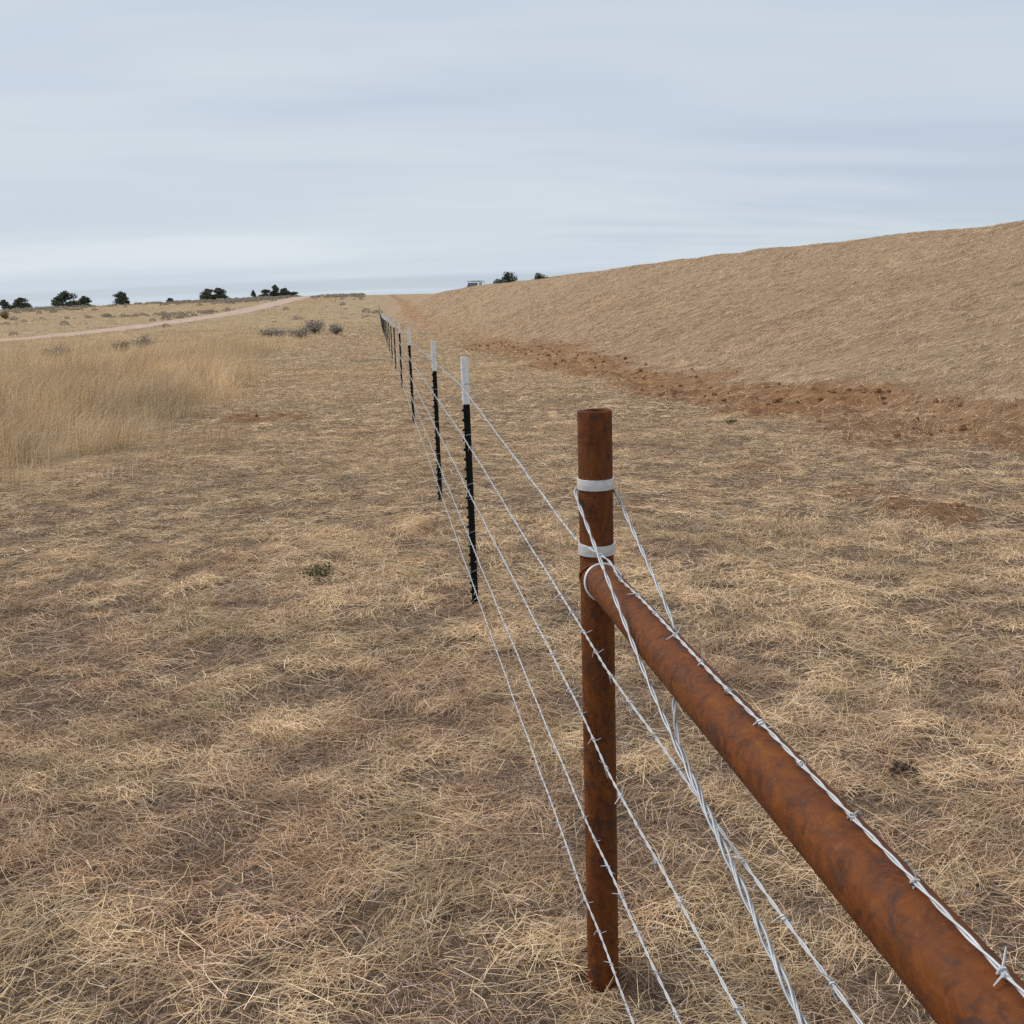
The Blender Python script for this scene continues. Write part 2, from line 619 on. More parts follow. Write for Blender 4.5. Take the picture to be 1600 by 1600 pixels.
def band(z):
    mb = ring((0, 0, z), (0, 0, 1), PR + 0.0004, 0.0235, 0.0026)
    # flat bolted lugs on the far side
    mb.box(-0.008, -0.0045, PR, PR + 0.032, z - 0.011, z + 0.011)
    mb.box(0.0045, 0.008, PR, PR + 0.032, z - 0.011, z + 0.011)
    o = mb.build('band', BAND, brace, False)
    bm_ = MB()
    bm_.tube([(-0.018, PR + 0.019, z), (0.018, PR + 0.019, z)], 0.004, 8)
    bm_.build('bolt', BAND, o)


band(1.217)
band(1.073)
rdir = (rb - ra).normalized()
rg = ring(ra + rdir * 0.052, rdir + Vector((0.0, 0.0, 0.35)), PR + 0.001, 0.0052, 0.0042)
rg.build('tie_ring', BAND, brace, True)
# weld bead where rail meets post
wb = MB()
pts = []
for k in range(41):
    a = 2 * math.pi * k / 40
    x_, z_ = (PR + 0.001) * math.cos(a), (PR + 0.001) * math.sin(a)
    y_ = -math.sqrt(max((PR + 0.001) ** 2 - x_ * x_, 0)) if abs(x_) < PR else 0.0
    pts.append((x_, y_ - 0.001, ra.z + z_))
wb.tube(pts, [0.0035 + 0.0008 * math.sin(k * 2.1) for k in range(41)], 6, False)
wb.build('weld_bead', RUST_RAIL, brace, True)

# ------------------------------------------------------------------ steel T-posts
POST_YS = [5.181, 8.189, 14.266, 20.894, 27.5]
while POST_YS[-1] < 150:
    POST_YS.append(POST_YS[-1] + 6.05)
TP_H, TIP = 1.345, 0.245
FACE_X = FENCE_X - 0.020           # wire side face of the flange
WIRES = [1.205, 0.940, 0.675, 0.410, 0.195]


def tprofile(mb, z0, z1, grow=0.0):
    ft, fwid, sd, st = 0.0042 + grow, 0.0175 + grow, 0.034 + grow, 0.0026 + grow
    P_ = [(-grow, -fwid), (-grow, fwid), (ft, fwid), (ft + 0.002, st), (sd - 0.003, st * 0.9), (sd, st * 0.5), (sd, -st * 0.5), (sd - 0.003, -st * 0.9), (ft + 0.002, -st), (ft, -fwid)]
    n = len(P_)
    mb.add([(x_, y_, z0) for x_, y_ in P_] + [(x_, y_, z1) for x_, y_ in P_],
           [(i, n + i, n + (i + 1) % n, (i + 1) % n) for i in range(n)] + [tuple(range(n)), tuple(reversed(range(n, 2 * n)))])


shaft = MB()
tprofile(shaft, -0.45, TP_H - TIP)
z_ = 0.03
while z_ < TP_H - TIP - 0.02:      # wire-holding studs
    shaft.add([(0.0005, -0.006, z_ - 0.008), (0.0005, 0.006, z_ - 0.008), (0.0005, 0.006, z_ + 0.008), (0.0005, -0.006, z_ + 0.008),
               (-0.010, -0.0045, z_ - 0.006), (-0.010, 0.0045, z_ - 0.006), (-0.0085, 0.0045, z_ + 0.004), (-0.0085, -0.0045, z_ + 0.004)],
              [(4, 7, 6, 5), (0, 4, 5, 1), (1, 5, 6, 2), (2, 6, 7, 3), (3, 7, 4, 0)])
    z_ += 0.052
shaft_o = shaft.build('shaft', POST_DARK)
shaft_me = shaft_o.data
bpy.data.objects.remove(shaft_o)
tip = MB()
tprofile(tip, TP_H - TIP, TP_H, 0.0012)
zz = TP_H - TIP + 0.03
while zz < TP_H - 0.02:
    tip.box(-0.009, -0.0005, -0.005, 0.005, zz - 0.006, zz + 0.006)
    zz += 0.052
tip_o = tip.build('white_tip', POST_WHITE)
tip_me = tip_o.data
bpy.data.objects.remove(tip_o)
clip = MB()
clip.tube([(-0.012, -0.004, -0.006), (-0.006, -0.020, 0.0), (0.012, -0.0085, 0.004), (0.036, -0.006, 0.006), (0.039, 0.0, 0.006), (0.036, 0.006, 0.006), (0.012, 0.0085, 0.004), (-0.006, 0.020, 0.0), (-0.012, 0.004, 0.006)], 0.0016, 5)
clip_o = clip.build('clip', GALV)
clip_me = clip_o.data
bpy.data.objects.remove(clip_o)

ORD = ['first', 'second', 'third', 'fourth', 'fifth', 'sixth', 'seventh', 'eighth', 'ninth', 'tenth', 'eleventh', 'twelfth', 'thirteenth', 'fourteenth', 'fifteenth', 'sixteenth']
post_tops = []
for i, py in enumerate(POST_YS):
    gz = H(FENCE_X, py)
    r = empty('steel_fence_post', (FACE_X, py, gz))
    lean = (random.uniform(-0.012, 0.012), random.uniform(-0.008, 0.008), 0) if i > 0 else (0, -0.003, 0)
    r.rotation_euler = lean
    dh = (0, -0.005, 0, 0.02, 0.03)[i] if i < 5 else random.uniform(-0.02, 0.035)
    r.location.z += dh
    post_tops.append((py, gz + dh))
    if i < 3:
        lab = ['black studded steel fence post with white tip, nearest to the rusty pipe post',
               'black steel fence post with white tip, second from the rusty pipe post',
               'black steel fence post with white tip, third from the rusty pipe post'][i]
    elif i < 16:
        lab = 'slim white-tipped steel fence post, %s from the rusty pipe post' % ORD[i]
    else:
        lab = 'far steel fence post crowded with others towards the vanishing end of fence'
    tag(r, lab, 'fence post', 'white-tipped steel posts along the fence')
    link('shaft', shaft_me, r)
    link('white_tip', tip_me, r)
    if i < 4:
        for wz in WIRES:
            c_ = link('clip', clip_me, r, (0, 0, wz - dh + random.uniform(-0.006, 0.006)))
            c_.rotation_euler = (random.uniform(-0.12, 0.12), random.uniform(-0.2, 0.2), 0)

# ------------------------------------------------------------------ barbed wires
WX = FACE_X - 0.013
PXW = FENCE_X - PR - 0.006
HEAD = [   # (x, y, z) from behind the viewer up to the nearest steel post
    [(0.450, END_Y + POST_Y + 0.0, 1.113), (0.4505, 0.6, 1.099), (0.4505, 1.25, 1.085), (0.452, 1.75, 1.075), (0.445, 1.96, 1.073), (0.404, POST_Y + 0.01, 1.090)],
    [(0.446, END_Y + POST_Y, 0.872), (0.444, 0.8, 0.873), (0.424, 1.4, 0.880), (PXW, 1.8, 0.897), (PXW, POST_Y, 0.902)],
    [(PXW, END_Y + POST_Y, 0.715), (PXW, 1.0, 0.715), (PXW, 1.8, 0.683), (PXW, POST_Y, 0.700)],
    [(PXW - 0.004, END_Y + POST_Y, 0.505), (PXW - 0.004, 1.3, 0.505), (PXW, 1.8, 0.470), (PXW, POST_Y, 0.445)],
    [(PXW + 0.01, END_Y + POST_Y, 0.25), (PXW, 1.6, 0.262), (PXW, 2.0, 0.240), (PXW, POST_Y + 0.04, 0.236)],
]
WLAB = ['top barbed wire, lying along the rusty rail then up to the white post tips',
        'second barbed wire from the top, crossing the rusty post below the rail',
        'middle one of the five barbed wires, crossing halfway up the rusty post',
        'fourth barbed wire from the top, crossing low on the rusty post',
        'lowest barbed wire, crossing just above the foot of the rusty post']

barb = MB()
tn = 9
cs = []
for k in range(tn):
    a = 2 * math.pi * k / (tn - 1) * 1.6
    cs.append((0.0036 * math.cos(a), -0.004 + 0.008 * k / (tn - 1), 0.0036 * math.sin(a)))
p0 = Vector(cs[0]) + Vector((0.004, -0.004, 0.0150))
p1 = Vector(cs[-1]) + Vector((0.006, 0.005, -0.0145))
barb.tube([p0] + cs + [p1], [0.0006] + [0.0011] * tn + [0.0006], 4)
bo = barb.build('barb', GALV)
barb_me = bo.data
bpy.data.objects.remove(bo)
barb_V = np.array([v.co for v in barb_me.vertices])
barb_F = [tuple(p.vertices) for p in barb_me.polygons]


def path_sampler(pts):
    P_ = np.array(pts, float)
    return P_


for wi in range(5):
    ctrl = list(HEAD[wi])
    for j, (py, dz0) in enumerate(post_tops):
        zc = dz0 + WIRES[wi] + random.uniform(-0.006, 0.006)
        ctrl.append((WX, py, zc))
    C = np.array(ctrl)
    root = empty('barbed_wire', (C[0, 0], C[0, 1], C[0, 2]))
    tag(root, WLAB[wi], 'barbed wire', 'strands of barbed wire')
    o0 = C[0]
    NEAR = 9.0
    # near: two twisted strands following the control line with a little slack
    ys = np.arange(C[0, 1], NEAR, 0.0085)
    xs = np.interp(ys, C[:, 1], C[:, 0])
    zs = np.interp(ys, C[:, 1], C[:, 2])
    kern = np.hanning(15)
    kern /= kern.sum()
    pad = lambda a: np.convolve(np.pad(a, 7, mode='edge'), kern, 'valid')
    xs, zs = pad(xs), pad(zs)
    wobx = 0.0016 * vn(ys * 0 + wi * 3.3, ys, 0.21, 61)
    wobz = 0.0022 * vn(ys * 0 + wi * 5.1, ys, 0.27, 62)
    if wi > 0:
        zs = zs + wobz
        xs = xs + wobx
    else:
        # rests on the rail: keep it just clear of the pipe
        tt = np.clip((POST_Y + ra.y - ys) / (ra.y - rb.y), 0, 1)
        railz = ra.z + (rb.z - ra.z) * tt
        onr = ys < POST_Y - 0.06
        dxr = xs - FENCE_X
        top = railz + np.sqrt(np.maximum((PR + 0.0036) ** 2 - dxr ** 2, 0))
        zs = np.where(onr, np.maximum(top + np.abs(wobz), np.where(ys < 1.9, top, zs)), zs)
        zs = pad(zs)
        xs = xs + wobx
    tw = 2 * math.pi * ys / 0.082 + 0.8 * vn(ys * 0, ys, 0.5, 63 + wi)
    for s in (0, 1):
        mb = MB()
        a = tw + math.pi * s
        pts = np.stack([xs + 0.00135 * np.cos(a), ys, zs + 0.00135 * np.sin(a)], 1) - o0
        mb.tube([tuple(p) for p in pts], 0.0013, 5, False)
        mb.build('strand', GALV, root, True)
    far = MB()
    fp = [(np.interp(NEAR - 0.02, C[:, 1], C[:, 0]), NEAR - 0.02, np.interp(NEAR - 0.02, C[:, 1], C[:, 2]))] + [tuple(p) for p in C if p[1] > NEAR]
    far.tube([tuple(np.array(p) - o0) for p in fp], 0.0021, 4, False)
    far.build('far_strand', GALV, root, True)
    # barbs
    yb = C[0, 1] + 0.05 + wi * 0.03
    farV, farF = [], []
    while yb < 24:
        k = np.searchsorted(ys, yb) if yb < NEAR - 0.05 else None
        if k is not None:
            p = np.array((xs[min(k, len(xs) - 1)], yb, zs[min(k, len(xs) - 1)]))
        else:
            p = np.array((np.interp(yb, C[:, 1], C[:, 0]), yb, np.interp(yb, C[:, 1], C[:, 2])))
        rot = Matrix.Rotation(random.uniform(0, 6.28), 4, 'Y') @ Matrix.Rotation(random.uniform(-0.3, 0.3), 4, 'X')
        if 0.3 < yb < 6.0:
            bobj = link('barb', barb_me, root, tuple(p - o0))
            bobj.rotation_euler = rot.to_euler()
            bobj.scale = (random.uniform(0.9, 1.15),) * 3
        elif yb >= 6.0:
            R3 = np.array(rot.to_3x3())
            nb = len(farV) and sum(len(q) for q in farV) or 0
            farV.append(barb_V @ R3.T * 1.1 + p - o0)
            farF += [tuple(q + nb for q in f) for f in barb_F]
        yb += 0.125 * random.uniform(0.93, 1.07)
    fb = MB()
    fb.v = [tuple(q) for arr in farV for q in arr]
    fb.f = farF
    tag(fb.build('far_barb', GALV, root), kind='stuff')

# ------------------------------------------------------------------ twisted brace wire, slanting down from the upper band
bw = empty('brace_wire', (FENCE_X, POST_Y, 1.17))
tag(bw, 'thick twisted smooth grey brace wire slanting from the post top under the rail', 'brace wire')
bo0 = np.array((FENCE_X, POST_Y, 1.17))
Lp = [(0.0, 0.047, 1.202), (-0.030, 0.038, 1.200), (-0.0435, 0.0, 1.194), (-0.0445, -0.12, 1.150), (-0.0445, -0.42, 1.046), (-0.0445, -0.62, 0.983), (-0.0405, -0.80, 0.930), (-0.036, -0.98, 0.878), (-0.032, -1.20, 0.815), (-0.028, -1.45, 0.744), (-0.02, -3.2, 0.22)]
Rp = [(0.0, 0.047, 1.202), (0.030, 0.038, 1.200), (0.0435, 0.0, 1.194), (0.0445, -0.12, 1.150), (0.0445, -0.36, 1.062), (0.0425, -0.46, 1.012), (0.020, -0.54, 0.976), (-0.012, -0.62, 0.964), (-0.034, -0.72, 0.948), (-0.038, -0.84, 0.917), (-0.036, -0.98, 0.877), (-0.032, -1.20, 0.814), (-0.028, -1.45, 0.743), (-0.02, -3.2, 0.22)]
for si, path in enumerate((Lp, Rp)):
    pts = smooth_path(path, 700)
    s_ = np.concatenate([[0], np.cumsum(np.linalg.norm(np.diff(pts, axis=0), axis=1))])
    ss = np.arange(0, s_[-1], 0.011)
    pts = np.stack([np.interp(ss, s_, pts[:, k]) for k in range(3)], 1)
    tgv = np.gradient(pts, axis=0)
    tgv /= np.linalg.norm(tgv, axis=1)[:, None]
    n0 = np.cross(tgv, np.array((0.02, 0.1, 1.0)))
    n0 /= np.linalg.norm(n0, axis=1)[:, None]
    b0 = np.cross(tgv, n0)
    merged = sst(0.68, 0.85, -pts[:, 1])
    for k in (0, 1):
        ph = 2 * math.pi * ss / 0.13 + math.pi * k + si * math.pi / 2
        rr = 0.0020 + 0.0016 * merged
        q = pts + n0 * (rr * np.cos(ph))[:, None] + b0 * (rr * np.sin(ph))[:, None]
        q = q + np.array((FENCE_X, POST_Y, 0.0)) - bo0
        mb = MB()
        mb.tube([tuple(p) for p in q], 0.0019, 6, False)
        mb.build('strand', BRACE, bw, True)


# ------------------------------------------------------------------ scatter machinery (ground cover only)
def pick(pal):
    r_ = rng.random()
    for c, w in pal:
        r_ -= w
        if r_ <= 0:
            break
    k = rng.uniform(0.82, 1.16)
    return (c[0] * k, c[1] * k, c[2] * k, 1)


def scatter(name, P_, rot, scl, ix, tint, coll, label, cat):
    me_ = bpy.data.meshes.new(name)
    P_ = np.asarray(P_, np.float32)
    me_.vertices.add(len(P_))
    me_.vertices.foreach_set('co', P_.ravel())
    me_.attributes.new('rot', 'FLOAT_VECTOR', 'POINT').data.foreach_set('vector', np.asarray(rot, np.float32).ravel())
    me_.attributes.new('scl', 'FLOAT_VECTOR', 'POINT').data.foreach_set('vector', np.asarray(scl, np.float32).ravel())
    me_.attributes.new('ix', 'INT', 'POINT').data.foreach_set('value', np.asarray(ix, np.int32))
    me_.attributes.new('tint', 'FLOAT_VECTOR', 'POINT').data.foreach_set('vector', np.asarray(tint, np.float32).ravel())
    o = link(name, me_)
    ng = bpy.data.node_groups.new(name, 'GeometryNodeTree')
    ng.interface.new_socket('Geometry', in_out='INPUT', socket_type='NodeSocketGeometry')
    ng.interface.new_socket('Geometry', in_out='OUTPUT', socket_type='NodeSocketGeometry')
    gi, go = ng.nodes.new('NodeGroupInput'), ng.nodes.new('NodeGroupOutput')
    ip = ng.nodes.new('GeometryNodeInstanceOnPoints')
    ci = ng.nodes.new('GeometryNodeCollectionInfo')
    ci.inputs['Collection'].default_value = coll
    ci.inputs['Separate Children'].default_value = True
    ci.inputs['Reset Children'].default_value = True
    ip.inputs['Pick Instance'].default_value = True

    def na(nm, typ):
        n_ = ng.nodes.new('GeometryNodeInputNamedAttribute')
        n_.data_type = typ
        n_.inputs['Name'].default_value = nm
        return n_.outputs['Attribute']
    L = ng.links.new
    L(gi.outputs[0], ip.inputs['Points'])
    L(ci.outputs[0], ip.inputs['Instance'])
    L(na('ix', 'INT'), ip.inputs['Instance Index'])
    L(na('rot', 'FLOAT_VECTOR'), ip.inputs['Rotation'])
    L(na('scl', 'FLOAT_VECTOR'), ip.inputs['Scale'])
    L(ip.outputs[0], go.inputs[0])
    md = o.modifiers.new('scatter', 'NODES')
    md.node_group = ng
    tag(o, label, cat, kind='stuff')
    return o


def frustum_pts(n, d0, d1, a0=-0.42, a1=0.68, power=1.0):
    """random ground points in the wedge of land ahead, thinning evenly with distance"""
    u_ = rng.random(n)
    d = d0 * (d1 / d0) ** u_ if power == 1.0 else np.sqrt(d0 ** 2 + (d1 ** 2 - d0 ** 2) * u_)
    az = rng.uniform(a0, a1, n)
    return d * np.sin(az), d * np.cos(az)


def tri(v):
    return np.repeat(np.asarray(v)[:, None], 3, 1)


# ------------------------------------------------------------------ ground cover: real blades, laid on the terrain
def HG(x, y):
    """height of the built terrain sheet (bilinear on its own grid)"""
    i = np.clip(np.searchsorted(gx, x) - 1, 0, nx - 2)
    j = np.clip(np.searchsorted(gy, y) - 1, 0, ny - 2)
    fx = (x - gx[i]) / (gx[i + 1] - gx[i])
    fy = (y - gy[j]) / (gy[j + 1] - gy[j])
    return (GZ[j, i] * (1 - fx) * (1 - fy) + GZ[j, i + 1] * fx * (1 - fy) + GZ[j + 1, i] * (1 - fx) * fy + GZ[j + 1, i + 1] * fx * fy)


class Blades:
    """thin tapered blades: two-segment (3 triangles) or single (1 triangle)"""

    def __init__(self):
        self.V, self.T, self.C, self.n = [], [], [], 0

    def add(self, p0, p1, p2, w, c, two):
        n = len(p0)
        if n == 0:
            return
        d = p2 - p0
        ref = np.stack([rng.normal(0, 0.6, n), rng.normal(0, 0.6, n), np.ones(n)], 1)
        s = np.cross(d, ref)
        s = s / (np.linalg.norm(s, axis=1)[:, None] + 1e-9) * (w * 0.5)[:, None]
        if two:
            V = np.stack([p0 - s, p0 + s, p1 - s * 0.9, p1 + s * 0.9, p2], 1)
            b = self.n + np.arange(n)[:, None] * 5
            T = np.stack([b + (0, 1, 3), b + (0, 3, 2), b + (2, 3, 4)], 1).reshape(-1, 3)
            k = 5
        else:
            V = np.stack([p0 - s, p0 + s, p2], 1)
            b = self.n + np.arange(n)[:, None] * 3
            T = b + np.array((0, 1, 2))
            k = 3
        self.V.append(V.reshape(-1, 3))
        self.T.append(T)
        self.C.append(np.repeat(c, k, axis=0))
        self.n += n * k

    def build(self, name, mat, label, cat):
        V, T, C_ = np.concatenate(self.V), np.concatenate(self.T), np.concatenate(self.C)
        me_ = bpy.data.meshes.new(name)
        me_.vertices.add(len(V))
        me_.vertices.foreach_set('co', V.astype(np.float32).ravel())
        me_.loops.add(T.size)
        me_.loops.foreach_set('vertex_index', T.astype(np.int32).ravel())
        me_.polygons.add(len(T))
        me_.polygons.foreach_set('loop_start', np.arange(0, T.size, 3, dtype=np.int32))
        me_.polygons.foreach_set('loop_total', np.full(len(T), 3, dtype=np.int32))
        me_.update(calc_edges=True)
        me_.materials.append(mat)
        at_ = me_.attributes.new('col', 'FLOAT_COLOR', 'POINT')
        at_.data.foreach_set('color', np.concatenate([C_, np.ones((len(C_), 1))], 1).astype(np.float32).ravel())
        print('BLADES', name, len(T))
        return tag(link(name, me_), label, cat, kind='stuff')


def palette(n, pal, var=0.16):
    cols = np.array([c for c, w in pal])
    p = np.array([w for c, w in pal])
    k = rng.choice(len(pal), n, p=p / p.sum())
    return cols[k] * rng.uniform(1 - var, 1 + var, (n, 1))


def wedge(n, d0, d1, a0=-0.42, a1=0.70):
    d = np.sqrt(d0 ** 2 + (d1 ** 2 - d0 ** 2) * rng.random(n))
    az = rng.uniform(a0, a1, n)
    return d * np.sin(az), d * np.cos(az)


def lay(B, x, y, az, L, z0, z1, z2, w, c, two, bend=0.12):
    """lying blade centred at x, y"""
    dx, dy = np.cos(az) * L / 2, np.sin(az) * L / 2
    k = rng.normal(0, 1, len(x)) * bend * L
    p0 = np.stack([x - dx, y - dy, HG(x - dx, y - dy) + z0], 1)
    p1 = np.stack([x - np.sin(az) * k, y + np.cos(az) * k, HG(x, y) + z1], 1)
    p2 = np.stack([x + dx, y + dy, HG(x + dx, y + dy) + z2], 1)
    B.add(p0, p1, p2, w, c, two)


def stand(B, x, y, h_, lx, ly, w, c, two):
    """standing blade rooted at x, y, leaning by lx, ly (metres at the tip)"""
    z = HG(x, y) - 0.01
    p0 = np.stack([x, y, z], 1)
    p1 = np.stack([x + lx * 0.3, y + ly * 0.3, z + h_ * 0.6], 1)
    p2 = np.stack([x + lx, y + ly, z + h_], 1)
    B.add(p0, p1, p2, w, c, two)


GOLD = [((0.71, 0.51, 0.305), 0.36), ((0.61, 0.42, 0.24), 0.28), ((0.82, 0.645, 0.43), 0.18), ((0.34, 0.215, 0.13), 0.18)]
LITTER = [((0.38, 0.255, 0.165), 0.26), ((0.53, 0.41, 0.345), 0.30), ((0.62, 0.45, 0.27), 0.24), ((0.155, 0.10, 0.07), 0.16), ((0.32, 0.17, 0.095), 0.08)]
PALE = [((0.80, 0.64, 0.41), 0.7), ((0.66, 0.48, 0.27), 0.3)]


def in_mown(x, y):
    a = sst(-0.9, 0.4, x - tall_u(y) + 0.5 * vn(x, y, 1.3, 71)) * (1 - sst(-0.2, 0.8, x - foot_u(y) - 0.4))
    clear = np.hypot(x - FENCE_X, y - POST_Y) > 0.045
    return a * clear


def patch(x, y):
    """0 = golden straw, 1 = grey-mauve thatch"""
    return sst(-0.2, 0.7, 0.45 * vn(x, y, 1.7, 75) + 0.75 * vn(x, y, 0.42, 76) + 0.55 * vn(x, y, 0.19, 80) + 0.55 * (1 - sst(2.5, 6.5, y)) - 0.10 - 0.06 * np.clip(x, -4, 4)) * (1 - 0.6 * sst(5, 14, y))


def mown_zone(B, d0, d1, dens, wk, two, lk=1.0):
    area = 0.5 * 1.12 * (d1 ** 2 - d0 ** 2)
    # litter layer
    n = int(area * dens * 0.34)
    x, y = wedge(n, d0, d1)
    k = rng.random(n) < in_mown(x, y) * (1 - 0.75 * dirt_mask(x, y))
    x, y = x[k], y[k]
    n = len(x)
    pz = patch(x, y)[:, None]
    fg = (0.65 * sst(4, 13, y))[:, None]
    c = (palette(n, LITTER, 0.25) * (1 - fg) + palette(n, GOLD, 0.25) * fg) * (1.05 - pz * (1 - np.array((0.86, 0.81, 0.86)))) * np.clip(1.03 + 0.35 * vn(x, y, 0.19, 70), 0.4, 1.4)[:, None]
    L = rng.uniform(0.03, 0.13, n) * lk
    z = rng.uniform(0, 0.016, n)
    lay(B, x, y, rng.uniform(0, 6.28, n), L, z, z + rng.uniform(0, 0.01, n), z + rng.uniform(-0.004, 0.014, n), rng.uniform(0.0010, 0.0022, n) * wk, c, False)
    # straw layer, loosely combed
    n = int(area * dens * 0.56)
    x, y = wedge(n, d0, d1)
    pz = patch(x, y)
    dn = 0.58 + 0.35 * vn(x, y, 0.45, 72) + 0.75 * vn(x, y, 0.13, 73) - 0.22 * pz
    k = rng.random(n) < in_mown(x, y) * (1 - 0.90 * dirt_mask(x, y)) * np.clip(dn, 0.08, 1)
    x, y, pz = x[k], y[k], pz[k][:, None]
    n = len(x)
    c = palette(n, GOLD) * (1 - pz * (1 - np.array((0.79, 0.74, 0.76))))
    c *= np.clip(1.05 + 0.36 * vn(x, y, 0.16, 77) + 0.12 * vn(x, y, 0.6, 79), 0.45, 1.45)[:, None]
    L = (rng.uniform(0.05, 0.21, n) * np.where(rng.random(n) < 0.4, 0.55, 1)) * lk
    az = 0.2 + 1.2 * vn(x, y, 0.6, 74) + rng.normal(0, 0.7, n) + np.where(rng.random(n) < 0.3, rng.uniform(-1.6, 1.6, n), 0) + math.pi * (rng.random(n) < 0.5)
    hump = 0.018 * np.clip(vn(x, y, 0.38, 78), -0.3, 1)
    z0 = 0.006 + rng.uniform(0, 0.02, n) + np.maximum(hump, 0)
    lay(B, x, y, az, L, z0, z0 + rng.uniform(0.002, 0.026, n), np.maximum(z0 + rng.normal(0.004, 0.018, n), 0.003), rng.uniform(0.0012, 0.0026, n) * wk, c, two)
    # cut tussocks
    nt = int(area * min(12, dens / 400))
    tx, ty = wedge(nt, d0, d1)
    k = rng.random(nt) < in_mown(tx, ty) * (1 - 0.9 * dirt_mask(tx, ty))
    tx, ty = tx[k], ty[k]
    nb = int(max(8, min(60, dens / 110)))
    n = len(tx) * nb
    th = rng.uniform(0, 6.28, n)
    rr = np.repeat(rng.uniform(0.02, 0.055, len(tx)), nb) * np.sqrt(rng.random(n))
    x, y = np.repeat(tx, nb) + rr * np.cos(th), np.repeat(ty, nb) + rr * np.sin(th)
    sz = np.repeat(rng.uniform(0.6, 1.25, len(tx)), nb)
    h_ = rng.uniform(0.025, 0.08, n) * sz
    ln = rng.uniform(0.3, 1.7, n) * h_ + 0.01
    grey = np.repeat(rng.random(len(tx)) < 0.45, nb)[:, None]
    c = np.where(grey, palette(n, LITTER) * 1.05, palette(n, GOLD))
    a2 = th + rng.normal(0, 0.5, n)
    stand(B, x, y, h_, np.cos(a2) * ln + 0.01, np.sin(a2) * ln, rng.uniform(0.0012, 0.0024, n) * wk, c, two)
    # long pale loose stems
    n = int(area * (30 if d0 < 5 else 8 if d0 < 10 else 0))
    x, y = wedge(n, d0, d1)
    k = rng.random(n) < in_mown(x, y)
    x, y = x[k], y[k]
    n = len(x)
    z0 = rng.uniform(0.015, 0.045, n)
    lay(B, x, y, rng.normal(0.1, 0.9, n), rng.uniform(0.14, 0.38, n), z0, z0 + rng.uniform(0.0, 0.02, n), z0 + rng.uniform(-0.015, 0.03, n), rng.uniform(0.0012, 0.0022, n) * wk, palette(n, PALE), True, 0.07)


B = Blades()
mown_zone(B, 1.7, 4.2, 19000, 0.84, True, 0.92)
mown_zone(B, 4.2, 7.5, 11500, 1.0, True, 0.95)
mown_zone(B, 7.5, 14, 4800, 1.6, False, 1.1)
mown_zone(B, 14, 30, 1400, 3.0, False, 1.2)
mown_zone(B, 30, 65, 210, 6.0, False, 1.5)
mown_zone(B, 65, 140, 28, 13, False, 2.4)
B.build('mown_grass', STRAW, 'flattened mown dry straw covering the ground along the fence', 'dry grass')

BANKPAL = [((0.59, 0.425, 0.275), 0.36), ((0.52, 0.36, 0.225), 0.32), ((0.70, 0.55, 0.385), 0.14), ((0.35, 0.23, 0.15), 0.18)]


def bank_zone(B, d0, d1, dens, wk):
    area = 0.5 * 0.72 * (d1 ** 2 - d0 ** 2)
    n = int(area * dens)
    x, y = wedge(n, d0, d1, -0.02, 0.70)
    dn = 0.5 + 0.5 * vn(x, y, 0.42, 81) + 0.3 * vn(x, y, 1.9, 82) + 0.35 * vn(x, y, 0.17, 85)
    k = rng.random(n) < sst(-0.2, 1.0, x - foot_u(y) - 0.3) * (x < crest_u(y) + 2.5) * (1 - 0.9 * dirt_mask(x, y)) * np.clip(dn, 0.06, 1)
    x, y = x[k], y[k]
    n = len(x)
    L = rng.uniform(0.05, 0.20, n) * (1 + 0.12 * wk)
    z0 = rng.uniform(0.0, 0.02, n)
    c = palette(n, BANKPAL) * np.clip(1.02 + 0.10 * vn(x, y, 3.1, 83) + 0.20 * vn(x, y, 0.28, 86) + 0.10 * vn(x, y, 0.9, 87), 0.5, 1.4)[:, None]
    lay(B, x, y, rng.normal(0.15, 0.8, n), L, z0, z0 + 0.02, z0 + rng.uniform(0, 0.045, n), rng.uniform(0.0016, 0.003, n) * wk, c, False)


B = Blades()
bank_zone(B, 8, 16, 2600, 1.8)
bank_zone(B, 16, 30, 1100, 2.8)
bank_zone(B, 30, 60, 260, 5.0)
bank_zone(B, 60, 130, 40, 10)
B.build('bank_mulch', BANKM, 'short crimped pale straw mulch covering the earth bank', 'dry grass')

TALLPAL = [((0.69, 0.515, 0.315), 0.34), ((0.61, 0.44, 0.26), 0.30), ((0.81, 0.65, 0.44), 0.22), ((0.35, 0.245, 0.17), 0.14)]


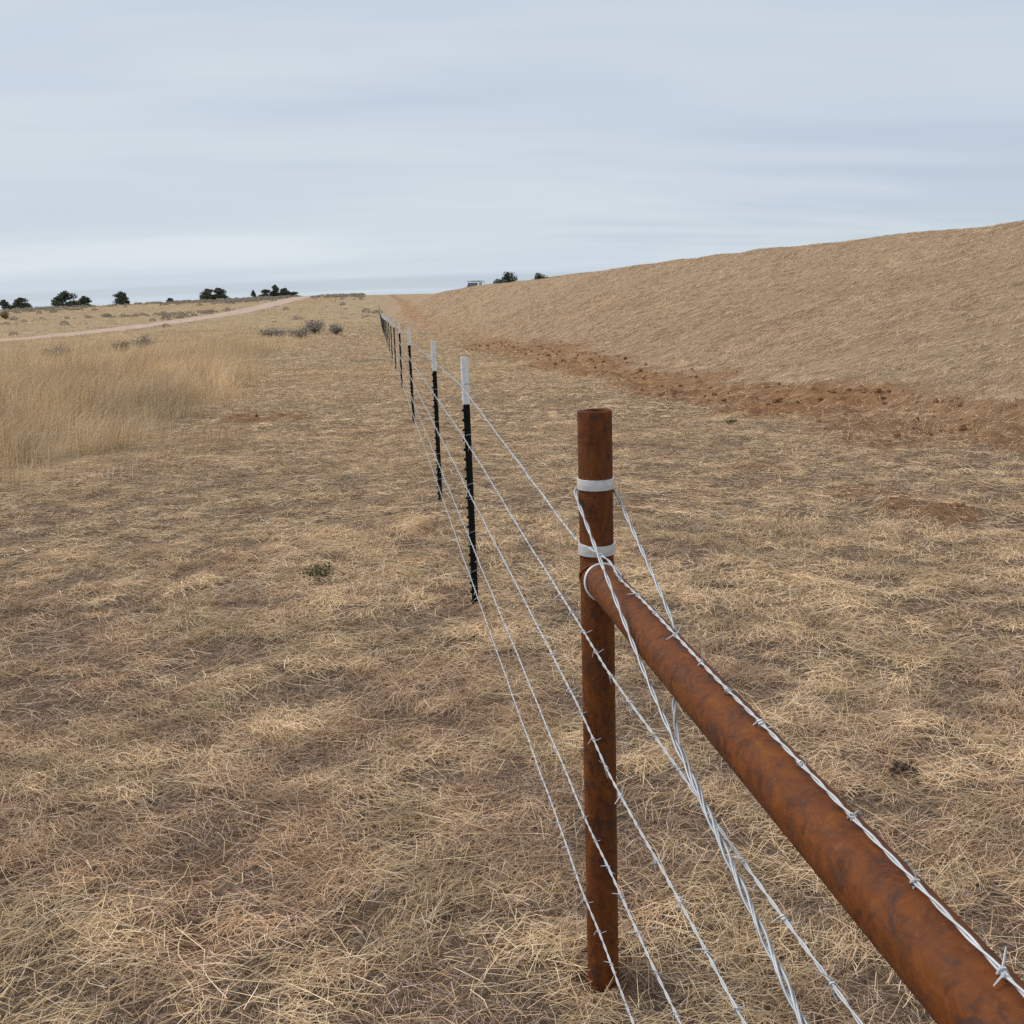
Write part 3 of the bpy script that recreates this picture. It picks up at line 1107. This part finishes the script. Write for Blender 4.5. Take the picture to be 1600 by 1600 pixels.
def tall_zone(B, d0, d1, dens, wk, two, hk=1.0):
    area = 0.5 * 0.48 * (d1 ** 2 - d0 ** 2)
    n = int(area * dens)
    x, y = wedge(n, d0, d1, -0.46, 0.02)
    edge = tall_u(y) - x + 0.75 * vn(x, y, 2.1, 41) + 0.3 * vn(x, y, 0.7, 42)
    on = sst(-1.0, 1.7, edge + 0.8 * vn(x, y, 0.5, 43) + 0.5 * vn(x, y, 1.1, 44))
    dn = 0.55 + 0.55 * vn(x, y, 0.7, 91) + 0.45 * vn(x, y, 2.9, 92) + 0.45 * vn(x, y, 0.28, 96)
    k = rng.random(n) < on * np.clip(dn, 0.10, 1)
    if d1 > 60:
        rd = np.full(n, 1e9)
        for q in rp[::4]:
            rd = np.minimum(rd, np.hypot(x - q[0], y - q[1]))
        k &= rd > 2.6
    x, y, on = x[k], y[k], on[k]
    n = len(x)
    h_ = (0.10 + 0.42 * rng.random(n) ** 1.5) * np.clip(1 + 0.40 * vn(x, y, 2.2, 93) + 0.55 * vn(x, y, 0.55, 98), 0.25, 1.9) * (0.35 + 0.75 * on) * hk * (1 + 0.3 * sst(8, 12, y) * (1 - sst(40, 60, y)))
    lx = h_ * (0.32 + rng.normal(0, 0.34, n) + 0.35 * vn(x, y, 1.6, 94))
    ly = h_ * rng.normal(-0.05, 0.32, n)
    warm = 0.03 * vn(x, y, 5.2, 95) + 0.04 * vn(x, y, 1.1, 97)
    c = palette(n, TALLPAL) * np.stack([1 + warm, np.ones(n), 1 - warm], 1) * np.clip(0.98 + 0.32 * vn(x, y, 0.6, 99) + 0.26 * vn(x, y, 2.4, 100), 0.45, 1.4)[:, None]
    stand(B, x, y, h_, lx, ly, rng.uniform(0.0014, 0.0028, n) * wk, c, two)


B = Blades()
tall_zone(B, 7, 15, 1900, 1.5, True)
tall_zone(B, 15, 30, 950, 2.2, True)
tall_zone(B, 30, 60, 260, 4.2, False)
tall_zone(B, 60, 110, 70, 8, False, 0.62)
tall_zone(B, 110, 270, 13, 20, False, 0.5)
B.build('tall_grass', TALLM, 'standing wild golden grass left of the mown strip', 'dry grass')

# --- clods of turned soil
CLODM, t, b = newmat('clod')
cc = ramp(t, noise(t, pos(t), 9, 6, 0.65), [(0.3, (0.10, 0.045, 0.021)), (0.55, (0.22, 0.106, 0.046)), (0.8, (0.33, 0.185, 0.09))])
t.links.new(cc, b.inputs['Base Color'])
b.inputs['Roughness'].default_value = 1.0
c_clod = bpy.data.collections.new('clod_variants')
ICO_V = None
import bmesh
for k in range(5):
    bm_ = bmesh.new()
    bmesh.ops.create_icosphere(bm_, subdivisions=2, radius=1.0)
    for v_ in bm_.verts:
        f_ = 1 + 0.35 * random.uniform(-1, 1) + 0.25 * math.sin(v_.co.x * 3 + k) * math.cos(v_.co.y * 4 + 2 * k)
        v_.co = Vector((v_.co.x, v_.co.y * 0.9, v_.co.z * 0.65)) * f_
    me_ = bpy.data.meshes.new(f'clod{k}')
    bm_.to_mesh(me_)
    bm_.free()
    me_.materials.append(CLODM)
    c_clod.objects.link(bpy.data.objects.new(f'clod{k}', me_))
x, y = frustum_pts(60000, 5, 45, -0.2, 0.7, 2)
keep = rng.random(len(x)) < np.clip(dirt_mask(x, y) - 0.25, 0, 1) * (0.55 + 0.6 * vn(x, y, 0.6, 95))
x, y = x[keep], y[keep]
n = len(x)
s = 0.009 + 0.042 * rng.random(n) ** 6
scatter('dirt_clods', np.stack([x, y, hfun(x, y) + s * 0.2], 1), rng.uniform(0, 6.28, (n, 3)) * (0.1, 0.1, 1), tri(s), rng.integers(0, 5, n), np.ones((n, 3)), c_clod, 'loose reddish clods of turned soil along the foot of the bank', 'soil')


# one long curved stalk lying on top of the straw
sp3 = smooth_path([(-0.58, 2.46, 0.045), (-0.60, 2.39, 0.035), (-0.575, 2.29, 0.03), (-0.51, 2.21, 0.035), (-0.36, 2.15, 0.04), (-0.14, 2.10, 0.03)], 40)
mb = MB()
mb.tube([(p[0], p[1], H(p[0], p[1]) + p[2]) for p in sp3], [0.0024 - 0.0012 * k / 39 for k in range(40)], 6)
STALK = plain('stalk', (0.62, 0.47, 0.28), 0.7)
tag(mb.build('grass_stalk', STALK, None, True), 'long pale curved dry stalk lying on the straw at bottom left', 'stalk')

# ------------------------------------------------------------------ shrubs and trees
BARK = plain('bark', (0.07, 0.05, 0.04), 0.9)
SAGEPAL = [((0.42, 0.365, 0.29), 0.4), ((0.31, 0.262, 0.21), 0.3), ((0.54, 0.47, 0.375), 0.2), ((0.17, 0.14, 0.115), 0.1)]
GREENPAL = [((0.23, 0.205, 0.115), 0.5), ((0.33, 0.285, 0.16), 0.3), ((0.13, 0.11, 0.07), 0.2)]
DARKPAL = [((0.10, 0.075, 0.055), 0.6), ((0.16, 0.12, 0.08), 0.4)]


def leaf_mesh(name, n, fn, mat):
    V, F_, C_ = [], [], []
    for i in range(n):
        p, s_, c = fn(i)
        a = rng.normal(size=3)
        a /= np.linalg.norm(a)
        b_ = np.cross(a, rng.normal(size=3))
        b_ /= np.linalg.norm(b_) + 1e-9
        k = len(V)
        V += [p - a * s_ * 0.9, p + b_ * s_ * 0.45, p + a * s_, p - b_ * s_ * 0.45]
        F_.append((k, k + 1, k + 2, k + 3))
        C_ += [c] * 4
    me_ = mesh_np(name, V, F_, mat)
    ca_ = me_.color_attributes.new('col', 'FLOAT_COLOR', 'POINT')
    ca_.data.foreach_set('color', np.array(C_, dtype=np.float32).ravel())
    at_ = me_.attributes.new('tint', 'FLOAT_VECTOR', 'POINT')
    at_.data.foreach_set('vector', np.ones(len(V) * 3, dtype=np.float32))
    return me_


def leafmat(name, dk):
    m_, t_, b_ = newmat(name)
    c_ = N(t_, 'ShaderNodeAttribute', attribute_name='col').outputs['Color']
    n_ = noise(t_, pos(t_), 1.4, 3)
    t_.links.new(mixc(t_, ramp(t_, n_, [(0.35, g(0.0)), (0.65, g(dk))]), c_, (0.05, 0.055, 0.04)), b_.inputs['Base Color'])
    b_.inputs['Roughness'].default_value = 0.9
    b_.inputs['Specular IOR Level'].default_value = 0.1
    return m_


JUNL = leafmat('juniper_foliage', 0.25)
SAGEL = leafmat('sage_foliage', 0.0)


def shrub(name, x, y, w, h_, label, cat, pal, group=None, n=900, leaf=0.03, sink=0.0):
    z = H(x, y) - sink
    r = empty(name, (x, y, z))
    tag(r, label, cat, group)
    stems = MB()
    tips = []
    ns = 9
    for k in range(ns):
        a = 2 * math.pi * k / ns + random.uniform(-0.3, 0.3)
        q = random.uniform(0.2, 0.9)
        e = Vector((math.cos(a) * w * 0.45 * q, math.sin(a) * w * 0.45 * q, h_ * random.uniform(0.6, 0.95) * (1 - 0.3 * q)))
        stems.tube([(0, 0, -0.03), e * 0.5 + Vector((0, 0, -h_ * 0.08)), e], [0.03 * h_, 0.02 * h_, 0.006 * h_], 5)
        tips.append(np.array(e))
    stems.build('stem', BARK, r)

    def fn(i):
        t0 = tips[rng.integers(len(tips))]
        f = rng.uniform(0.45, 1.08)
        p = t0 * f + rng.normal(size=3) * np.array((w * 0.11, w * 0.11, h_ * 0.12))
        p[2] = max(p[2], 0.02)
        return p, leaf * rng.uniform(0.6, 1.4), pick(pal)
    link('foliage', leaf_mesh('foliage', n, fn, SAGEL), r)
    return r


SG = 'sagebrush in the standing grass'
shrub('sagebrush', -13.3, 43.7, 1.45, 0.62, 'round grey-green sagebrush at far left, alone in the golden grass', 'shrub', SAGEPAL, SG, 1500, 0.045)
shrub('sagebrush', -12.0, 49.5, 0.95, 0.62, 'dark olive sagebrush, left one of a close pair in golden grass', 'shrub', GREENPAL, SG, 1200, 0.045)
shrub('sagebrush', -12.1, 54.6, 1.3, 0.68, 'pale grey sagebrush, right one of a close pair in golden grass', 'shrub', SAGEPAL, SG, 1300, 0.045)
shrub('sagebrush', -7.4, 74.0, 2.4, 0.75, 'broad grey sagebrush at the left end of the clump beside the fence strip', 'shrub', SAGEPAL, SG, 1500, 0.07)
shrub('sagebrush', -4.9, 66.0, 1.7, 0.75, 'grey sagebrush in front of the clump beside the fence strip', 'shrub', SAGEPAL, SG, 1400, 0.06)
shrub('sagebrush', -4.9, 80.0, 2.2, 1.15, 'tallest grey sagebrush at the right end of the clump beside the fence strip', 'shrub', SAGEPAL, SG, 1600, 0.07)
shrub('sagebrush', -3.2, 79.0, 1.2, 0.85, 'small grey sagebrush nearest the fence in the clump beside the strip', 'shrub', SAGEPAL, SG, 900, 0.07)
shrub('weed_tuft', -0.44, 5.95, 0.19, 0.085, 'small olive green weed tuft in the mown straw left of nearest black post', 'weed', GREENPAL, None, 420, 0.013)
shrub('weed_tuft', 4.48, 12.4, 0.16, 0.09, 'tiny dark green weed tuft before the turned soil, beyond the rusty post', 'weed', GREENPAL, None, 260, 0.015)
shrub('weed_tuft', 1.66, 2.88, 0.12, 0.05, 'small dark brown weed tuft right of the rusty rail', 'weed', DARKPAL, None, 320, 0.010)


def juniper(x, y, w, h_, label, sink=0.0, spire=0.0, n=5200, group='dark junipers on the skyline'):
    z = H(x, y) - sink
    r = empty('juniper_tree', (x, y, z))
    tag(r, label, 'tree', group)
    tk = MB()
    tk.tube([(0, 0, -0.3), (0.02 * w, 0, h_ * 0.3), (-0.03 * w, 0.02 * w, h_ * 0.62), (0, 0, h_ * 0.9)], [0.055 * h_, 0.042 * h_, 0.025 * h_, 0.008 * h_], 7)
    lob = []
    for k in range(15):
        a = random.uniform(0, 6.28)
        f = random.uniform(0.0, 0.95)
        rad = w * 0.58 * (1 - f * (0.55 + 0.4 * spire)) * random.uniform(0.45, 0.85)
        c0 = np.array((math.cos(a) * rad * 0.8, math.sin(a) * rad * 0.8, h_ * (0.12 + 0.75 * f)))
        lob.append((c0, w * random.uniform(0.13, 0.24) * (1 - 0.45 * f * spire), h_ * random.uniform(0.09, 0.16)))
        tk.tube([(0, 0, max(0.08 * h_, c0[2] - 0.18 * h_)), tuple(c0 * np.array((0.5, 0.5, 1)) - np.array((0, 0, 0.05 * h_))), tuple(c0)], [0.02 * h_, 0.014 * h_, 0.005 * h_], 5)
    lob.append((np.array((0, 0, h_ * 0.86)), w * (0.12 - 0.05 * spire), h_ * 0.13))
    tk.build('trunk', BARK, r)

    def fn(i):
        c0, rw, rh = lob[rng.integers(len(lob))]
        v = rng.normal(size=3)
        v /= np.linalg.norm(v)
        p = c0 + v * (rng.uniform(0.35, 1.25)) * np.array((rw, rw, rh)) * 1.12
        p[2] = max(p[2], 0.05)
        k = rng.uniform(0.6, 1.35)
        c = (0.085 * k, 0.098 * k, 0.070 * k, 1) if rng.random() < 0.6 else (0.17 * k, 0.18 * k, 0.125 * k, 1)
        return p, 0.021 * (w + h_) * rng.uniform(0.6, 1.4), c
    link('crown', leaf_mesh('crown', n, fn, JUNL), r)
    return r


TREES = [   # x, y, width, height, pointedness
    (-85.0, 247.8, 3.4, 2.4, 0.5, 'small pointed juniper cut by the left edge of the picture'),
    (-82.5, 250.8, 4.6, 2.9, 0.0, 'rounded dark juniper second from the left edge on the skyline'),
    (-72.6, 251.7, 6.4, 3.9, 0.1, 'largest spreading dark juniper on the left skyline'),
    (-69.5, 255.7, 3.5, 2.7, 0.0, 'small juniper touching the right side of the largest one'),
    (-61.2, 256.8, 4.3, 3.3, 0.0, 'lone juniper with layered crown left of the two touching ones'),
    (-42.0, 264.7, 4.2, 3.0, 0.0, 'left one of two touching round junipers on the skyline'),
    (-39.4, 265.1, 4.5, 3.1, 0.0, 'right one of two touching round junipers on the skyline'),
    (-31.1, 268.2, 1.8, 2.2, 0.8, 'tiny pointed juniper standing alone left of the road top'),
    (-28.2, 269.5, 3.9, 2.2, 0.1, 'low juniper at the left end of the group by the road top'),
    (-25.6, 269.8, 3.8, 3.2, 0.7, 'pointed tallest juniper of the group by the road top'),
    (-23.3, 271.0, 4.2, 2.4, 0.2, 'rounded juniper right of the pointed one by the road top'),
    (-21.2, 271.2, 3.2, 1.4, 0.0, 'lowest juniper where the road meets the skyline'),
    (-49.9, 257.2, 2.2, 1.2, 0.0, 'very low flat juniper bush alone between two taller skyline trees'),
    (16.1, 124.0, 2.9, 3.9, -0.4, 'rounded dark juniper standing behind the bank top beside the truck'),
    (17.9, 110.6, 2.2, 3.8, -0.6, 'small dark bush farthest right on the bank skyline'),
]
for (x_, y_, w, h_, sp_, lab) in TREES:
    juniper(x_, y_, w, h_, lab, 0.0, sp_)
shrub('sagebrush', -58.3, 169.5, 1.7, 1.2, 'dark shrub cut by the left picture edge below the small pointed juniper', 'shrub', GREENPAL, None, 900, 0.1)

# far sagebrush, too many and too small to count
c_sage = bpy.data.collections.new('sage_variants')
for k in range(4):
    def fn(i):
        v = rng.normal(size=3)
        v /= np.linalg.norm(v)
        p = np.abs(rng.normal(1, 0.15)) * v * np.array((0.5, 0.5, 0.32)) + (0, 0, 0.22)
        p[2] = max(p[2], 0)
        return p, 0.09 * rng.uniform(0.6, 1.4), pick(SAGEPAL)
    c_sage.objects.link(bpy.data.objects.new(f'sage{k}', leaf_mesh(f'sage{k}', 220, fn, SAGEL)))
x, y = frustum_pts(26000, 95, 300, -0.46, 0.12, 2)
d = np.hypot(x, y)
az = np.arctan2(x, y)
clus = vn(x, y, 14, 97) + 0.6 * vn(x, y, 5, 98)
pk = sst(200, 268, d) * 0.5 * (1 - 0.6 * sst(-0.09, -0.03, az)) + 0.35 * sst(0.1, 0.7, clus) * sst(110, 180, d) + 0.10 * sst(-0.08, 0.0, az) * sst(120, 170, d)
rd = np.full(len(x), 1e9)
for q in rp[::3]:
    rd = np.minimum(rd, np.hypot(x - q[0], y - q[1]))
keep = (rng.random(len(x)) < pk * np.clip(0.5 + clus, 0.1, 1)) & (rd > 3) & (x < foot_u(y))
x, y = x[keep], y[keep]
n = len(x)
s = 0.30 + 0.85 * rng.random(n) ** 2.2
scatter('far_sagebrush', np.stack([x, y, hfun(x, y) - 0.05], 1), np.stack([s * 0, s * 0, rng.uniform(0, 6.28, n)], 1), tri(s), rng.integers(0, 4, n), np.ones((n, 3)), c_sage, 'scattered grey sagebrush dotting the far slope up to the skyline', 'shrubs')

# ------------------------------------------------------------------ pickup on the far side of the bank
TRUCKW = plain('truck_paint', (0.62, 0.64, 0.66), 0.35, 0, 0.03)
GLASS, t, b = newmat('truck_glass')
b.inputs['Base Color'].default_value = (0.06, 0.075, 0.085, 1)
b.inputs['Roughness'].default_value = 0.08
RUBBER = plain('tyre', (0.02, 0.02, 0.02), 0.8)
RACK = plain('rack_black', (0.10, 0.10, 0.105), 0.5)
LAMP = plain('lamp', (0.7, 0.7, 0.65), 0.2)
tx, ty = 12.85, 131.8
tr = empty('pickup_truck', (tx, ty, H(tx, ty)))
tr.rotation_euler = (0, 0, math.radians(250))
tag(tr, 'distant white pickup truck half hidden behind the bank skyline', 'truck')


def prism(mb, prof, y0, y1, inset=0.0):
    n = len(prof)
    vs = [(x_, y0 + inset * z_, z_) for x_, z_ in prof] + [(x_, y1 - inset * z_, z_) for x_, z_ in prof]
    mb.add(vs, [tuple(range(n)), tuple(reversed(range(n, 2 * n)))] + [(i, n + i, n + (i + 1) % n, (i + 1) % n) for i in range(n)])


mb = MB()
prism(mb, [(-2.6, 0.5), (-2.65, 0.75), (-2.6, 1.05), (-1.0, 1.08), (0.95, 1.10), (2.35, 1.02), (2.6, 0.85), (2.6, 0.5), (2.1, 0.42), (-2.2, 0.42)], -0.92, 0.92)
mb.build('body', TRUCKW, tr)
mb = MB()
prism(mb, [(-0.95, 1.09), (-0.85, 1.72), (-0.55, 1.80), (0.35, 1.80), (0.62, 1.74), (1.25, 1.10)], -0.98, 0.98, 0.12)
cab = mb.build('cab', TRUCKW, tr)
for sgn in (-1, 1):
    for xa, xb, xc, xd in ((-0.78, 0.02, 0.02, -0.72), (0.10, 0.95, 0.45, 0.10)):
        mb = MB()
        yb_, yt_ = sgn * (0.98 - 0.12 * 1.16 + 0.006), sgn * (0.98 - 0.12 * 1.66 + 0.006)
        q = [(xa, yb_, 1.16), (xb, yb_, 1.16), (xc, yt_, 1.66), (xd, yt_, 1.66)]
        q2 = [(a_, y_ - sgn * 0.02, z_) for a_, y_, z_ in q]
        mb.add(q + q2, [(0, 1, 2, 3), (7, 6, 5, 4), (0, 4, 5, 1), (1, 5, 6, 2), (2, 6, 7, 3), (3, 7, 4, 0)])
        mb.build('window', GLASS, cab)
mb = MB()
mb.add([(1.215, -0.70, 1.16), (1.215, 0.70, 1.16), (0.70, 0.62, 1.69), (0.70, -0.62, 1.69), (1.19, -0.70, 1.15), (1.19, 0.70, 1.15), (0.67, 0.62, 1.68), (0.67, -0.62, 1.68)],
       [(0, 1, 2, 3), (7, 6, 5, 4), (0, 4, 5, 1), (1, 5, 6, 2), (2, 6, 7, 3), (3, 7, 4, 0)])
mb.build('windscreen', GLASS, cab)
for wx_ in (-1.6, 1.65):
    for sgn in (-1, 1):
        mb = MB()
        mb.tube([(wx_, sgn * 0.70, 0.36), (wx_, sgn * 0.94, 0.36)], 0.36, 18)
        wh = mb.build('wheel', RUBBER, tr)
        mb = MB()
        mb.tube([(wx_, sgn * 0.93, 0.36), (wx_, sgn * 0.95, 0.36)], 0.2, 14)
        mb.build('rim', TRUCKW, wh)
for sgn in (-1, 1):
    mb = MB()
    mb.box(2.56, 2.62, sgn * 0.72 - 0.14, sgn * 0.72 + 0.14, 0.72, 0.88)
    mb.build('headlight', LAMP, tr)
rk = MB()
for sgn in (-1, 1):
    for x_ in (-2.4, -1.1, 0.5):
        rk.tube([(x_, sgn * 0.78, 1.06 if x_ < -1 else 1.78), (x_, sgn * 0.72, 1.9)], 0.03, 6)
    rk.tube([(-2.5, sgn * 0.72, 1.9), (0.9, sgn * 0.72, 1.9)], 0.035, 6)
for x_ in (-2.4, -1.1, 0.5):
    rk.tube([(x_, -0.72, 1.9), (x_, 0.72, 1.9)], 0.03, 6)
rk.build('ladder_rack', RACK, tr)
